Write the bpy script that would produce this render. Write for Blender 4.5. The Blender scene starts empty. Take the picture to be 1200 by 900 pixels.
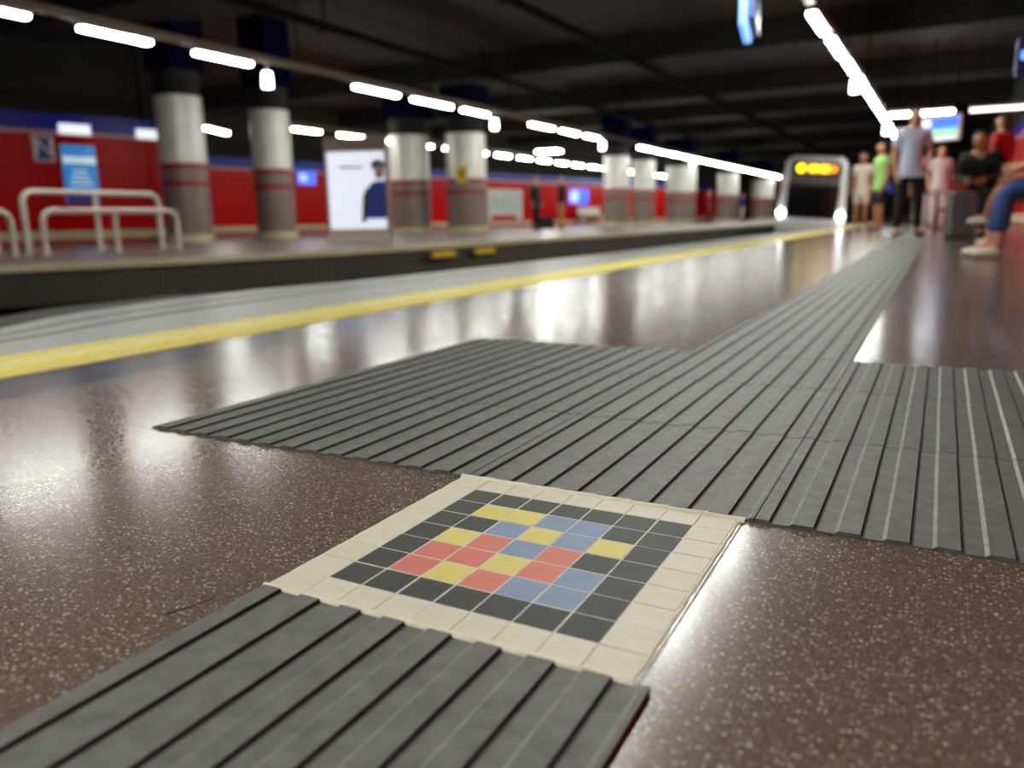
import bpy, bmesh, math, random
from mathutils import Vector, Matrix
random.seed(7)
PI = math.pi
S = 0.0435                      # one mosaic tile with its joint, metres
scn = bpy.context.scene
COL = scn.collection

# ------------------------------------------------------------------ helpers
class MB:
    """collects shapes (with material slots) and links them as one mesh object"""
    def __init__(s): s.v, s.f, s.m, s.sm = [], [], [], []
    def add(s, vs, fs, mi=0, smooth=False):
        o = len(s.v); s.v += [tuple(v) for v in vs]
        for f in fs: s.f.append([o + i for i in f]); s.m.append(mi); s.sm.append(smooth)
    def box(s, x0, y0, z0, x1, y1, z1, mi=0):
        s.add([(x0,y0,z0),(x1,y0,z0),(x1,y1,z0),(x0,y1,z0),(x0,y0,z1),(x1,y0,z1),(x1,y1,z1),(x0,y1,z1)],
              [(0,3,2,1),(4,5,6,7),(0,1,5,4),(1,2,6,5),(2,3,7,6),(3,0,4,7)], mi)
    def bbox(s, x0, y0, z0, x1, y1, z1, b=.004, mi=0, M=None, seg=2):
        bm = bmesh.new(); bmesh.ops.create_cube(bm, size=1)
        for v in bm.verts: v.co = Vector(((x0+x1)/2 + v.co.x*(x1-x0), (y0+y1)/2 + v.co.y*(y1-y0), (z0+z1)/2 + v.co.z*(z1-z0)))
        bmesh.ops.bevel(bm, geom=bm.edges[:], offset=b, segments=seg, affect='EDGES', profile=.5)
        s.bm(bm, mi, M)
    def bm(s, bm, mi=0, M=None, smooth=False):
        bm.verts.index_update()
        s.add([(M @ v.co if M else v.co) for v in bm.verts], [[v.index for v in f.verts] for f in bm.faces], mi, smooth); bm.free()
    def cyl(s, cx, cy, z0, z1, r, n=32, mi=0, r1=None, rx=1, ry=1):
        r1 = r if r1 is None else r1
        vs = [(cx+rx*r*math.cos(2*PI*i/n), cy+ry*r*math.sin(2*PI*i/n), z0) for i in range(n)]
        vs += [(cx+rx*r1*math.cos(2*PI*i/n), cy+ry*r1*math.sin(2*PI*i/n), z1) for i in range(n)]
        s.add(vs, [(i,(i+1)%n,n+(i+1)%n,n+i) for i in range(n)], mi, True)
        s.add(vs, [tuple(reversed(range(n))), tuple(range(n,2*n))], mi)
    def tube(s, pts, r, n=10, mi=0, caps=True):
        pts = [Vector(p) for p in pts]; rings = []; up = None
        for i, p in enumerate(pts):
            t = (pts[min(i+1,len(pts)-1)] - pts[max(i-1,0)]).normalized()
            if up is None: up = t.orthogonal().normalized()
            up = (up - t*up.dot(t)).normalized(); b = t.cross(up)
            rings.append([p + r*(math.cos(2*PI*k/n)*up + math.sin(2*PI*k/n)*b) for k in range(n)])
        vs = [v for R in rings for v in R]; fs = []
        for i in range(len(pts)-1):
            for k in range(n): fs.append((i*n+k, i*n+(k+1)%n, (i+1)*n+(k+1)%n, (i+1)*n+k))
        s.add(vs, fs, mi, True)
        if caps: s.add(vs, [tuple(reversed(range(n))), tuple((len(pts)-1)*n+k for k in range(n))], mi)
    def prism(s, poly, z0, z1, mi=0):
        n = len(poly); vs = [(x,y,z0) for x,y in poly] + [(x,y,z1) for x,y in poly]
        s.add(vs, [tuple(reversed(range(n))), tuple(range(n,2*n))] + [(i,(i+1)%n,n+(i+1)%n,n+i) for i in range(n)], mi)
    def sph(s, c, r, mi=0, sub=2, sc=(1,1,1)):
        bm = bmesh.new(); bmesh.ops.create_icosphere(bm, subdivisions=sub, radius=r)
        s.bm(bm, mi, Matrix.Translation(c) @ Matrix.Diagonal((*sc,1)), True)
    def build(s, name, mats, parent=None, M=None):
        me = bpy.data.meshes.new(name); me.from_pydata([(M @ Vector(v)) if M else v for v in s.v], [], s.f)
        for m in (mats if isinstance(mats,(list,tuple)) else [mats]): me.materials.append(m)
        me.polygons.foreach_set('material_index', s.m); me.polygons.foreach_set('use_smooth', s.sm); me.update()
        bm = bmesh.new(); bm.from_mesh(me); bmesh.ops.recalc_face_normals(bm, faces=bm.faces[:]); bm.to_mesh(me); bm.free()
        return link(name, me, parent)

def link(name, me, parent=None):
    o = bpy.data.objects.new(name, me); COL.objects.link(o)
    if parent: o.parent = parent
    return o
def tag(o, label=None, cat=None, group=None, kind=None):
    if label: o['label'] = label
    if cat: o['category'] = cat
    if group: o['group'] = group
    if kind: o['kind'] = kind
    return o
def thing(name, label, cat, loc=(0,0,0), rz=0, group=None):
    o = link(name, None); o.location = loc; o.rotation_euler = (0,0,rz); o.empty_display_size = .1
    return tag(o, label, cat, group)
def dup(o, label, loc=None, rz=None, group=None):
    def cp(a, par):
        c = a.copy(); COL.objects.link(c); c.parent = par
        for ch in a.children: cp(ch, c)
        return c
    c = cp(o, None); c['label'] = label
    if loc is not None: c.location = loc
    if rz is not None: c.rotation_euler = (0,0,rz)
    if group: c['group'] = group
    return c
def structure(o): o['kind'] = 'structure'; return o
ORD = 'first second third fourth fifth sixth seventh eighth ninth tenth eleventh twelfth thirteenth fourteenth fifteenth sixteenth seventeenth eighteenth nineteenth twentieth'.split()

# ------------------------------------------------------------------ materials
def C(r, g, b):
    f = lambda c: (c/255/12.92 if c <= 10.3 else ((c/255+.055)/1.055)**2.4)
    return (f(r), f(g), f(b), 1)
def mat(name, col, rough=.5, metal=0., spec=.5, emit=None, es=0., noise=0., nscale=30., bump=0., bscale=200., rand=0., coat=0.):
    m = bpy.data.materials.new(name); m.use_nodes = True; N = m.node_tree.nodes; L = m.node_tree.links
    b = N['Principled BSDF']; b.inputs['Base Color'].default_value = col; b.inputs['Roughness'].default_value = rough
    b.inputs['Metallic'].default_value = metal; b.inputs['Specular IOR Level'].default_value = spec; b.inputs['Coat Weight'].default_value = coat
    if emit: b.inputs['Emission Color'].default_value = emit; b.inputs['Emission Strength'].default_value = es
    tc = N.new('ShaderNodeTexCoord')
    if noise or rand:
        hsv = N.new('ShaderNodeHueSaturation'); hsv.inputs['Color'].default_value = col; last = None
        if noise:
            t = N.new('ShaderNodeTexNoise'); t.inputs['Scale'].default_value = nscale; t.inputs['Detail'].default_value = 6
            L.new(tc.outputs['Object'], t.inputs['Vector'])
            mr = N.new('ShaderNodeMapRange'); mr.inputs[1].default_value = .25; mr.inputs[2].default_value = .75
            mr.inputs[3].default_value = 1-noise; mr.inputs[4].default_value = 1+noise; L.new(t.outputs['Fac'], mr.inputs[0]); last = mr.outputs[0]
        if rand:
            oi = N.new('ShaderNodeObjectInfo'); m2 = N.new('ShaderNodeMapRange'); m2.inputs[3].default_value = 1-rand; m2.inputs[4].default_value = 1+rand
            L.new(oi.outputs['Random'], m2.inputs[0])
            if last:
                mu = N.new('ShaderNodeMath'); mu.operation = 'MULTIPLY'; L.new(last, mu.inputs[0]); L.new(m2.outputs[0], mu.inputs[1]); last = mu.outputs[0]
            else: last = m2.outputs[0]
        L.new(last, hsv.inputs['Value']); L.new(hsv.outputs['Color'], b.inputs['Base Color'])
    if bump:
        t = N.new('ShaderNodeTexNoise'); t.inputs['Scale'].default_value = bscale; t.inputs['Detail'].default_value = 4
        L.new(tc.outputs['Object'], t.inputs['Vector']); bp = N.new('ShaderNodeBump'); bp.inputs['Strength'].default_value = bump; bp.inputs['Distance'].default_value = .002
        L.new(t.outputs['Fac'], bp.inputs['Height']); L.new(bp.outputs['Normal'], b.inputs['Normal'])
    return m

def terrazzo(name, base, dark, chip, rough, joints=True, chips=.5):
    m = bpy.data.materials.new(name); m.use_nodes = True; N = m.node_tree.nodes; L = m.node_tree.links
    b = N['Principled BSDF']; tc = N.new('ShaderNodeTexCoord'); b.inputs['Specular IOR Level'].default_value = .5
    def vor(scale, lo, hi):
        nz = N.new('ShaderNodeTexNoise'); nz.inputs['Scale'].default_value = scale*.8; L.new(tc.outputs['Object'], nz.inputs['Vector'])
        mx = N.new('ShaderNodeMix'); mx.data_type = 'VECTOR'; mx.inputs[0].default_value = 4.0/scale*.25
        L.new(tc.outputs['Object'], mx.inputs[4]); L.new(nz.outputs['Color'], mx.inputs[5])
        v = N.new('ShaderNodeTexVoronoi'); v.inputs['Scale'].default_value = scale; L.new(mx.outputs[1], v.inputs['Vector'])
        r = N.new('ShaderNodeMapRange'); r.inputs[1].default_value = lo; r.inputs[2].default_value = hi; r.inputs[3].default_value = 1; r.inputs[4].default_value = 0
        L.new(v.outputs['Distance'], r.inputs[0])
        sep = N.new('ShaderNodeSeparateColor'); L.new(v.outputs['Color'], sep.inputs[0])
        return r.outputs[0], sep.outputs[0], sep.outputs[1]
    def mix(fac, a, c):
        x = N.new('ShaderNodeMix'); x.data_type = 'RGBA'
        if hasattr(fac, 'node'): L.new(fac, x.inputs[0])
        else: x.inputs[0].default_value = fac
        for s, val in ((6,a),(7,c)):
            if hasattr(val,'node'): L.new(val, x.inputs[s])
            else: x.inputs[s].default_value = val
        return x.outputs[2]
    def math_(op, a, c=None):
        x = N.new('ShaderNodeMath'); x.operation = op
        for i, val in enumerate((a,c)):
            if val is None: continue
            if hasattr(val,'node'): L.new(val, x.inputs[i])
            else: x.inputs[i].default_value = val
        return x.outputs[0]
    f1, r1, g1 = vor(215, .26, .40)        # pale chips, 3-5 mm
    f2, r2, g2 = vor(420, .26, .42)        # fine chips
    f3, r3, g3 = vor(300, .30, .45)        # dark chips
    nz = N.new('ShaderNodeTexNoise'); nz.inputs['Scale'].default_value = 6; L.new(tc.outputs['Object'], nz.inputs['Vector'])
    c = mix(nz.outputs['Fac'], base, tuple(x*.85 for x in base[:3])+(1,))
    c = mix(math_('MULTIPLY', f3, math_('GREATER_THAN', r3, .5)), c, dark)
    c = mix(math_('MULTIPLY', f2, math_('GREATER_THAN', r2, .6)), c, mix(.38, base, chip))
    c = mix(math_('MULTIPLY', f1, math_('GREATER_THAN', r1, 1-chips*.75)), c, mix(g1, mix(.35, base, chip), mix(.85, base, chip)))
    rr = math_('MULTIPLY_ADD', f1, .05); rr.node.inputs[2].default_value = rough
    if joints:
        sp = N.new('ShaderNodeSeparateXYZ'); L.new(tc.outputs['Object'], sp.inputs[0])
        def jl(o, off, per):
            a = math_('DIVIDE', math_('SUBTRACT', o, off), per); fr = math_('FRACT', a)
            d = math_('MINIMUM', fr, math_('SUBTRACT', 1., fr)); return math_('LESS_THAN', d, .0012/per)
        j = math_('MAXIMUM', jl(sp.outputs[0], -.434, .3945), math_('MULTIPLY', jl(sp.outputs[1], -.0565, .4045), math_('LESS_THAN', sp.outputs[0], 0.)))
        c = mix(math_('MULTIPLY', j, .85), c, (.02,.017,.015,1))
        rr = math_('ADD', rr, math_('MULTIPLY', j, .4))
    L.new(c, b.inputs['Base Color']); L.new(rr, b.inputs['Roughness'])
    return m

M = {}
M['terrazzo'] = terrazzo('terrazzo_brown', C(108,90,82), C(78,60,53), C(206,198,188), .178)
M['terrazzo_blue'] = terrazzo('terrazzo_dark_blue', C(60,62,72), C(46,47,56), C(96,98,108), .18, chips=.25)
M['farfloor'] = mat('far_platform_floor', C(120,104,98), .3, noise=.15, nscale=3)
M['yellow'] = mat('yellow_tactile_paint', C(236,222,112), .42, noise=.12, nscale=25, bump=.15, bscale=90)
M['yellow_pale'] = mat('pale_yellow_worn_paint', C(234,228,166), .42, noise=.1, nscale=25)
M['concrete_pale'] = mat('pale_grey_edge_slab', C(158,160,156), .38, noise=.1, nscale=12)
M['concrete_dark'] = mat('dark_groove', C(70,70,68), .6)
M['lip'] = mat('edge_rubber', C(52,52,50), .6)
M['rubber'] = mat('grey_tactile_rubber', C(101,102,98), .52, spec=.4, noise=.28, nscale=45, bump=.35, bscale=350, rand=.05)
M['rubber_lit'] = mat('rubber_lit_slope', C(136,135,128), .5, noise=.3, nscale=90, bump=.2, bscale=300)  # lamplight on the left-facing rib slopes, painted in as a paler grey
M['rubber_shade'] = mat('rubber_shade_edge', C(36,36,34), .75, noise=.3, nscale=80)  # shade at the right-hand rib edges, painted in as a dark line
M['cream'] = mat('cream_ceramic', C(214,208,189), .5, noise=.05, nscale=40, rand=.02, bump=.08, bscale=120)
M['tile_black'] = mat('charcoal_ceramic', C(69,70,67), .55, spec=.25, noise=.08, nscale=60, rand=.05, bump=.08, bscale=150)
M['tile_yellow'] = mat('yellow_ceramic', C(220,207,116), .5, spec=.3, noise=.05, nscale=60, rand=.03, bump=.08, bscale=150)
M['tile_red'] = mat('coral_red_ceramic', C(212,122,110), .5, spec=.3, noise=.06, nscale=60, rand=.04, bump=.08, bscale=150)
M['tile_blue'] = mat('dusty_blue_ceramic', C(130,149,180), .5, spec=.3, noise=.06, nscale=60, rand=.03, bump=.08, bscale=150)
M['grout'] = mat('white_grout', C(205,208,202), .7, noise=.15, nscale=70)
M['grout_beige'] = mat('beige_grout', C(188,176,148), .7, noise=.15, nscale=70)
M['seal'] = mat('cream_sealant', C(226,219,198), .55, noise=.12, nscale=60, bump=.4, bscale=120)
M['scuff'] = mat('dark_scuff', C(40,33,30), .5)
M['red'] = mat('red_enamel', C(204,5,3), .3, spec=.1, noise=.06, nscale=.6)
M['blue'] = mat('blue_enamel', C(8,32,160), .3, spec=.25)
M['pale_trim'] = mat('pale_trim_line', C(205,150,160), .4)
M['plinth'] = mat('cream_plinth', C(205,198,160), .5, noise=.1, nscale=3)
M['black'] = mat('near_black', C(12,12,12), .7)
M['soot'] = mat('sooty_face', C(70,66,56), .8, noise=.2, nscale=2)
M['ballast'] = mat('track_ballast', C(34,31,28), .95, noise=.4, nscale=9, bump=.8, bscale=20)
M['ceil'] = mat('ceiling_concrete', C(44,34,24), .9, noise=.15, nscale=.7)
M['beam'] = mat('beam_concrete', C(30,26,21), .9, noise=.12, nscale=.8)
M['darkwall'] = mat('dark_upper_wall', C(40,36,30), .9, noise=.15, nscale=.6)
M['steel'] = mat('brushed_steel', C(226,227,220), .4, metal=.2, noise=.1, nscale=3)
M['clad_brown'] = mat('brown_cladding', C(136,120,112), .38, metal=.15, noise=.12, nscale=3)
M['redband'] = mat('red_band_paint', C(150,22,30), .4)
M['navy'] = mat('navy_casing', C(3,6,38), .9, spec=.05)
M['white_metal'] = mat('white_painted_steel', C(215,208,198), .4)
M['rail_brown'] = mat('lamp_trunking', C(120,108,92), .5)
M['lamp_body'] = mat('lamp_housing', C(150,146,138), .5)
M['lamp'] = mat('lit_diffuser', C(255,255,250), .5, emit=(.98,1,.92,1), es=36)
M['lamp_mid'] = mat('lit_diffuser_mid', C(255,255,250), .5, emit=(.98,1,.92,1), es=46)
M['lamp_near'] = mat('lit_diffuser_near', C(255,255,250), .5, emit=(.98,1,.91,1), es=62)
M['lamp_dim'] = mat('dim_diffuser', C(240,240,235), .5, emit=(1,.97,.93,1), es=2.2)
M['box_glow'] = mat('pale_glow_box', C(230,230,235), .5, emit=(.9,.95,1,1), es=.55)
M['emerg'] = mat('lit_emergency_globe', C(255,255,250), .5, emit=(1,.98,.94,1), es=9)
M['pipe'] = mat('dark_pipe', C(15,13,12), .9, spec=.1)
M['paper'] = mat('white_poster', C(226,230,240), .35, emit=C(214,220,236), es=.55)
M['poster_blue'] = mat('poster_blue', C(40,130,205), .3, emit=C(40,130,205), es=.35)
M['poster_skyblue'] = mat('poster_sky_band', C(210,232,240), .3, emit=C(210,232,240), es=.35)
M['print_blue'] = mat('print_blue', C(66,76,180), .5)
M['print_skin'] = mat('print_skin', C(205,172,150), .5)
M['print_dark'] = mat('print_dark', C(70,62,66), .5)
M['print_coral'] = mat('print_coral', C(222,160,140), .5)
M['mupi_frame'] = mat('poster_case_brown', C(150,130,125), .4, metal=.3)
M['sign_white'] = mat('sign_white', C(225,225,225), .4)
M['sign_blue'] = mat('sign_blue', C(30,52,150), .4)
M['map'] = mat('map_print', C(214,222,214), .35, noise=.1, nscale=4)
M['map_green'] = mat('map_print_lines', C(150,190,180), .4)
M['sign_yellow'] = mat('sign_yellow', C(225,200,50), .4)
M['ochre'] = mat('ochre_plate', C(190,140,40), .5)
M['train_white'] = mat('train_white', C(225,226,226), .3, coat=.3)
M['train_black'] = mat('train_black', C(8,8,9), .25)
M['glass_dark'] = mat('train_windscreen', C(10,12,14), .08)
M['train_grey'] = mat('train_grey', C(88,88,84), .5)
M['train_red'] = mat('train_red', C(180,30,40), .35)
M['led'] = mat('amber_led', C(255,190,0), .5, emit=C(255,205,10), es=2.5)
M['led_orange'] = mat('orange_led', C(255,140,0), .5, emit=C(255,120,10), es=2.5)
M['headlight'] = mat('lit_headlight', C(255,255,255), .3, emit=(.92,1,.98,1), es=25)
M['screen_blue'] = mat('screen_blue', C(40,80,220), .3, emit=C(45,90,235), es=1.1)
M['screen_green'] = mat('screen_green', C(120,180,130), .3, emit=C(135,190,140), es=.9)
M['screen_pale'] = mat('screen_pale', C(220,220,235), .3, emit=C(205,200,235), es=1.)
M['sign_lit'] = mat('lit_blue_sign', C(90,150,250), .3, emit=C(95,150,245), es=1.3)
M['sign_navy'] = mat('navy_sign', C(20,40,120), .4)
# clothes, skin
M['skin'] = mat('skin', C(196,142,112), .5)
M['skin_tan'] = mat('tan_skin', C(176,120,86), .5)
M['eye'] = mat('eye', C(30,24,22), .3); M['lips'] = mat('lips', C(150,84,76), .5)
M['hair'] = mat('brown_hair', C(58,40,28), .6); M['hair_dark'] = mat('dark_hair', C(28,22,20), .6)
M['grey_hair'] = mat('grey_hair', C(150,145,140), .6)
for n, c in dict(shirt_blue=(196,208,232), trousers_black=(16,16,20), mask_blue=(160,200,225), green=(150,205,120), navy_cloth=(24,26,52), cream_cloth=(215,205,190),
                 pink_cloth=(226,206,210), red_cloth=(176,14,18), black_cloth=(14,15,17), denim=(34,64,120), white_cloth=(196,196,202), shoe_white=(225,220,208),
                 shoe_dark=(30,28,28), bag_blue=(36,42,140), tan_cloth=(190,150,100), maroon=(120,20,30)).items():
    M[n] = mat(n, C(*c), .75)
M['case'] = mat('grey_suitcase_shell', C(96,100,104), .35, noise=.05, nscale=20)
M['case_dark'] = mat('suitcase_dark_trim', C(30,30,32), .5)
M['bench_red'] = mat('red_bench', C(150,16,18), .4)

# ------------------------------------------------------------------ near platform: floor, bands, edge
EDGE = [(-2.0,-6),(-2.05,-2),(-2.15,0),(-2.36,.62),(-2.53,1.11),(-2.69,1.38),(-2.77,1.61),(-2.86,2.13),(-2.89,2.74),(-2.76,3.3),(-2.70,4.2),(-2.64,5.4),(-2.57,7.1),(-2.50,9.8),(-2.48,30),(-2.5,75)]
DB0, DB1, Y1 = -28.3*S, -34.3*S, -42.4*S     # dark blue strip, yellow band
def ribbon(name, xa, xb, z0, z1, mats, ya=-6, yb=75):
    b = MB(); b.box(xa, ya, z0, xb, yb, z1); return structure(b.build(name, mats))
floor = ribbon('floor', DB0, 6, -.25, 0, M['terrazzo'])
floor['label'] = 'polished brown terrazzo platform floor with pale chips'
ribbon('trim_1', DB1, DB0, -.25, 0, M['terrazzo_blue'])['label'] = 'dark blue terrazzo strip between the brown floor and the yellow band'
b = MB(); b.box(Y1, -6, -.25, DB1, 75, .002, 0); yc = (Y1*.62 + DB1*.38); b.box(yc-.022, -6, .002, yc+.022, 75, .0035, 1)
for xx in (Y1+.03, Y1+.075, DB1-.03, DB1-.075, DB1-.12): b.box(xx-.01, -6, .002, xx+.01, 75, .004, 0)
structure(b.build('trim_2', [M['yellow'], M['yellow_pale']]))['label'] = 'yellow safety band along the platform edge'
b = MB()
def strip_between(b, A, B, z0, z1, mi):
    for i in range(len(A)-1):
        b.prism([A[i], B[i], B[i+1], A[i+1]], z0, z1, mi)
def off(k): return [(x*k + Y1*(1-k), y) for x, y in EDGE]
base = [(Y1, y) for x, y in EDGE]
ks = [0, .50, .55, .74, .79, 1]
for i in range(5): strip_between(b, off(ks[i+1]), off(ks[i]), -.25, (-.004 if i in (1,3) else 0), 1 if i in (1,3) else 0)
structure(b.build('trim_3', [M['concrete_pale'], M['concrete_dark']]))['label'] = 'pale grey grooved slab at the very edge of the near platform'
b = MB()
LIP = [(-2.9,-6),(-2.9,-2),(-2.95,0),(-3.1,.6),(-3.3,1.1),(-3.45,1.38),(-3.6,1.61),(-3.8,2.1),(-3.8,2.9),(-3.5,3.4),(-2.95,4.2),(-2.75,5.4),(-2.64,7.1),(-2.56,9.8),(-2.53,30),(-2.55,75)]
strip_between(b, LIP, EDGE, -.20, -.075, 0)
structure(b.build('trim_4', M['lip']))['label'] = 'dark ledge just below the near platform edge'
b = MB(); strip_between(b, off(.97), [(x+.5,y) for x,y in EDGE], -1.25, -.21, 0)
structure(b.build('wall_track_near', M['soot']))['label'] = 'dark wall under the near platform edge'
b = MB(); b.box(-9.8, -8, -1.35, -1.6, 78, -1.2)
structure(b.build('floor_track', M['ballast']))['label'] = 'dark track bed between the two platforms'

# scuff on the floor left of the mosaic
b = MB()
for (cx, cy, l, w, a) in ((-.080,-.103,.046,.0035,1.39),(-.0855,-.120,.02,.004,1.2),(-.0755,-.088,.016,.0025,1.5)):
    pts = []
    for k in range(14):
        t = 2*PI*k/14; r = 1 + random.uniform(-.35,.35)
        x, y = l/2*math.cos(t)*r, w/2*math.sin(t)*r
        pts.append((cx + x*math.cos(a) - y*math.sin(a), cy + x*math.sin(a) + y*math.cos(a)))
    b.prism(pts, .0001, .0004)
tag(b.build('scuff_mark', M['scuff']), 'dark scuff mark on the brown floor left of the mosaic', 'scuff mark')

# ------------------------------------------------------------------ ribbed tactile tiles
P_ = 1.165*S
def tactile(name, x0, x1, y0, y1, first):
    """ribs along Y; first = x of the first sharp right-hand rib edge"""
    prof = []                      # (x, z, material of the face that starts here)
    zl, zh = .0026, .0058
    prof.append((x0, zh, 0)); k = first
    # if the tile starts in a low part, begin low
    while k < x1 - .004:
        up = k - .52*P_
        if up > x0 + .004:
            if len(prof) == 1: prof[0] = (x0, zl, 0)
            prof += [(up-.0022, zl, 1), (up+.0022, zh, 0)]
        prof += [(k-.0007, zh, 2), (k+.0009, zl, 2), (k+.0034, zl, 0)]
        k += P_
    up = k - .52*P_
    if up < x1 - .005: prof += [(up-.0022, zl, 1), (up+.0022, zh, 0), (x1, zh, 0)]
    else: prof.append((x1, zl, 0))
    b = MB(); n = len(prof)
    for i in range(n-1):
        (xa, za, m), (xb, zb, _) = prof[i], prof[i+1]
        b.add([(xa,y0,za),(xb,y0,zb),(xb,y1,zb),(xa,y1,za)], [(0,1,2,3)], m)
        for y in (y0, y1): b.add([(xa,y,0),(xb,y,0),(xb,y,zb),(xa,y,za)], [(0,1,2,3)], 0)
    for x, z in ((x0, prof[0][1]), (x1, prof[-1][1])): b.add([(x,y0,0),(x,y1,0),(x,y1,z),(x,y0,z)], [(0,1,2,3)], 0)
    b.add([(x0,y0,0),(x1,y0,0),(x1,y1,0),(x0,y1,0)], [(0,3,2,1)], 0)
    me_o = b.build(name, [M['rubber'], M['rubber_lit'], M['rubber_shade']])
    return me_o
X0, TW = -.82*S, 9.26*S                       # left edge and width of the lengthwise strip
rows = [8.0*S, 17.28*S, 26.65*S, 35.4*S]
cols = [-16.56*S, X0-TW, X0, X0+TW, X0+2*TW, X0+3*TW]
gap = .0022
t = tactile('tactile_tile', X0-.006, X0+TW, -10.35*S, -1.12*S, -.45*S)
tag(t, 'large ribbed grey rubber floor tile in front of the mosaic', 'tactile tile', 'ribbed tactile floor tiles')
rname = ['row touching mosaic', 'middle row', 'far row']
for c in range(len(cols)-1):
    first = -.45*S + P_*math.ceil((cols[c]+.004 + .45*S)/P_)
    src = None
    for r in range(3):
        place = ['narrow left end','second from left end','straight beyond mosaic','just right of mosaic','two right of mosaic'][c]
        lab = 'ribbed grey tile in the crossing band, %s, %s' % (rname[r], place)
        h = rows[r+1]-rows[r]-.0036
        dx = random.uniform(-.0012,.0012); o = tactile('tactile_tile', cols[c]+gap*.5+dx*.4, cols[c+1]-gap*.5+dx*.4, rows[r], rows[r]+h, first+dx)
        tag(o, lab, 'tactile tile', 'ribbed tactile floor tiles')
o0 = tactile('tactile_tile', X0+gap*.7, X0+TW-gap*.7, 0, TW-gap, -.45*S)
o0.location.y = rows[3]
tag(o0, 'ribbed grey tile of the long strip, first beyond the crossing band', 'tactile tile', 'ribbed tactile floor tiles')
for k in range(1, 46):
    lab = ('ribbed grey tile of the long strip, %s beyond the crossing band' % ORD[k]) if k < 12 else 'blurred ribbed grey tile of the long strip, far beyond the crossing band'
    o = o0.copy(); COL.objects.link(o); o.location.y = rows[3] + k*TW; o['label'] = lab
    if k >= 12: o['group'] = 'far ribbed tactile tiles'

# ------------------------------------------------------------------ mosaic
PAT = ['DDDDDDD',   # far row
       'DYYBBDD', 'DDBYBYD', 'DYRBRDD', 'DRRYRBD', 'DRYRBBD', 'DDDDDDD']
mos = thing('mosaic', 'square floor mosaic of red, yellow, blue and charcoal tiles with cream border', 'mosaic', (0,0,0))
b = MB(); b.box(-1*S, -1*S, 0, 8*S, 8*S, .0013); o = b.build('border_bed', M['grout_beige'], mos)
b = MB(); b.box(-.02*S, -.02*S, .0013, 7.02*S, 7.02*S, .00165); o = b.build('grout_bed', M['grout'], mos)
KIND = {'D':('tile_black','charcoal mosaic tile'), 'Y':('tile_yellow','yellow mosaic tile'), 'R':('tile_red','coral red mosaic tile'), 'B':('tile_blue','dusty blue mosaic tile'), 'W':('cream','cream border tile')}
def tesser(cx, cy, kind, g):
    b = MB(); j = lambda: random.uniform(-.00035,.00035)
    w = S/2 - g
    b.bbox(-w+j(), -w+j(), 0, w+j(), w+j(), .0019 + random.uniform(-.0001,.0001), .0003)
    o = b.build('tile', M[KIND[kind][0]], mos); o.location = (cx, cy, 0); o['label'] = KIND[kind][1]
    o.rotation_euler = (random.uniform(-.0015,.0015), random.uniform(-.0015,.0015), random.uniform(-.004,.004))
for r in range(-1, 8):
    for c in range(-1, 8):
        edge = r in (-1,7) or c in (-1,7)
        k = 'W' if edge else PAT[6-r][c]
        tesser((c+.5)*S, (r+.5)*S, k, .0005 if edge else .0010)
# irregular sealant bead around the panel
b = MB()
def bead(p0, p1, w, z, wav):
    n = 70; A = Vector(p0); B = Vector(p1); d = (B-A); nrm = Vector((-d.y, d.x)).normalized(); ph = random.random()*9
    L_, R_ = [], []
    for i in range(n+1):
        p = A + d*(i/n); s = d.length*i/n
        wv = wav*(math.sin(s*2*PI/P_ + ph) *.5 + random.uniform(-.4,.4))
        L_.append(p + nrm*(w/2 + wv)); R_.append(p - nrm*(w/2 + random.uniform(-.2,.2)*wav))
    for i in range(n):
        b.add([(R_[i].x,R_[i].y,0),(R_[i+1].x,R_[i+1].y,0),(L_[i+1].x,L_[i+1].y,0),(L_[i].x,L_[i].y,0),
               (R_[i].x*.7+L_[i].x*.3,R_[i].y*.7+L_[i].y*.3,z),(R_[i+1].x*.7+L_[i+1].x*.3,R_[i+1].y*.7+L_[i+1].y*.3,z),
               (R_[i+1].x*.3+L_[i+1].x*.7,R_[i+1].y*.3+L_[i+1].y*.7,z),(R_[i].x*.3+L_[i].x*.7,R_[i].y*.3+L_[i].y*.7,z)],
              [(0,1,5,4),(4,5,6,7),(7,6,2,3)], 0, True)
bead((8.1*S,-1.0*S),(-1.1*S,-1.0*S), .0065, .0042, .0016)
bead((-1.1*S,7.98*S),(8.2*S,7.98*S), .009, .0052, .0022)
bead((-1.02*S,-1.1*S),(-1.02*S,8.0*S), .006, .0019, .0012)
bead((8.03*S,8.0*S),(8.03*S,-1.1*S), .006, .0019, .0014)
b.build('sealant_bead', M['seal'], mos)

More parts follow.
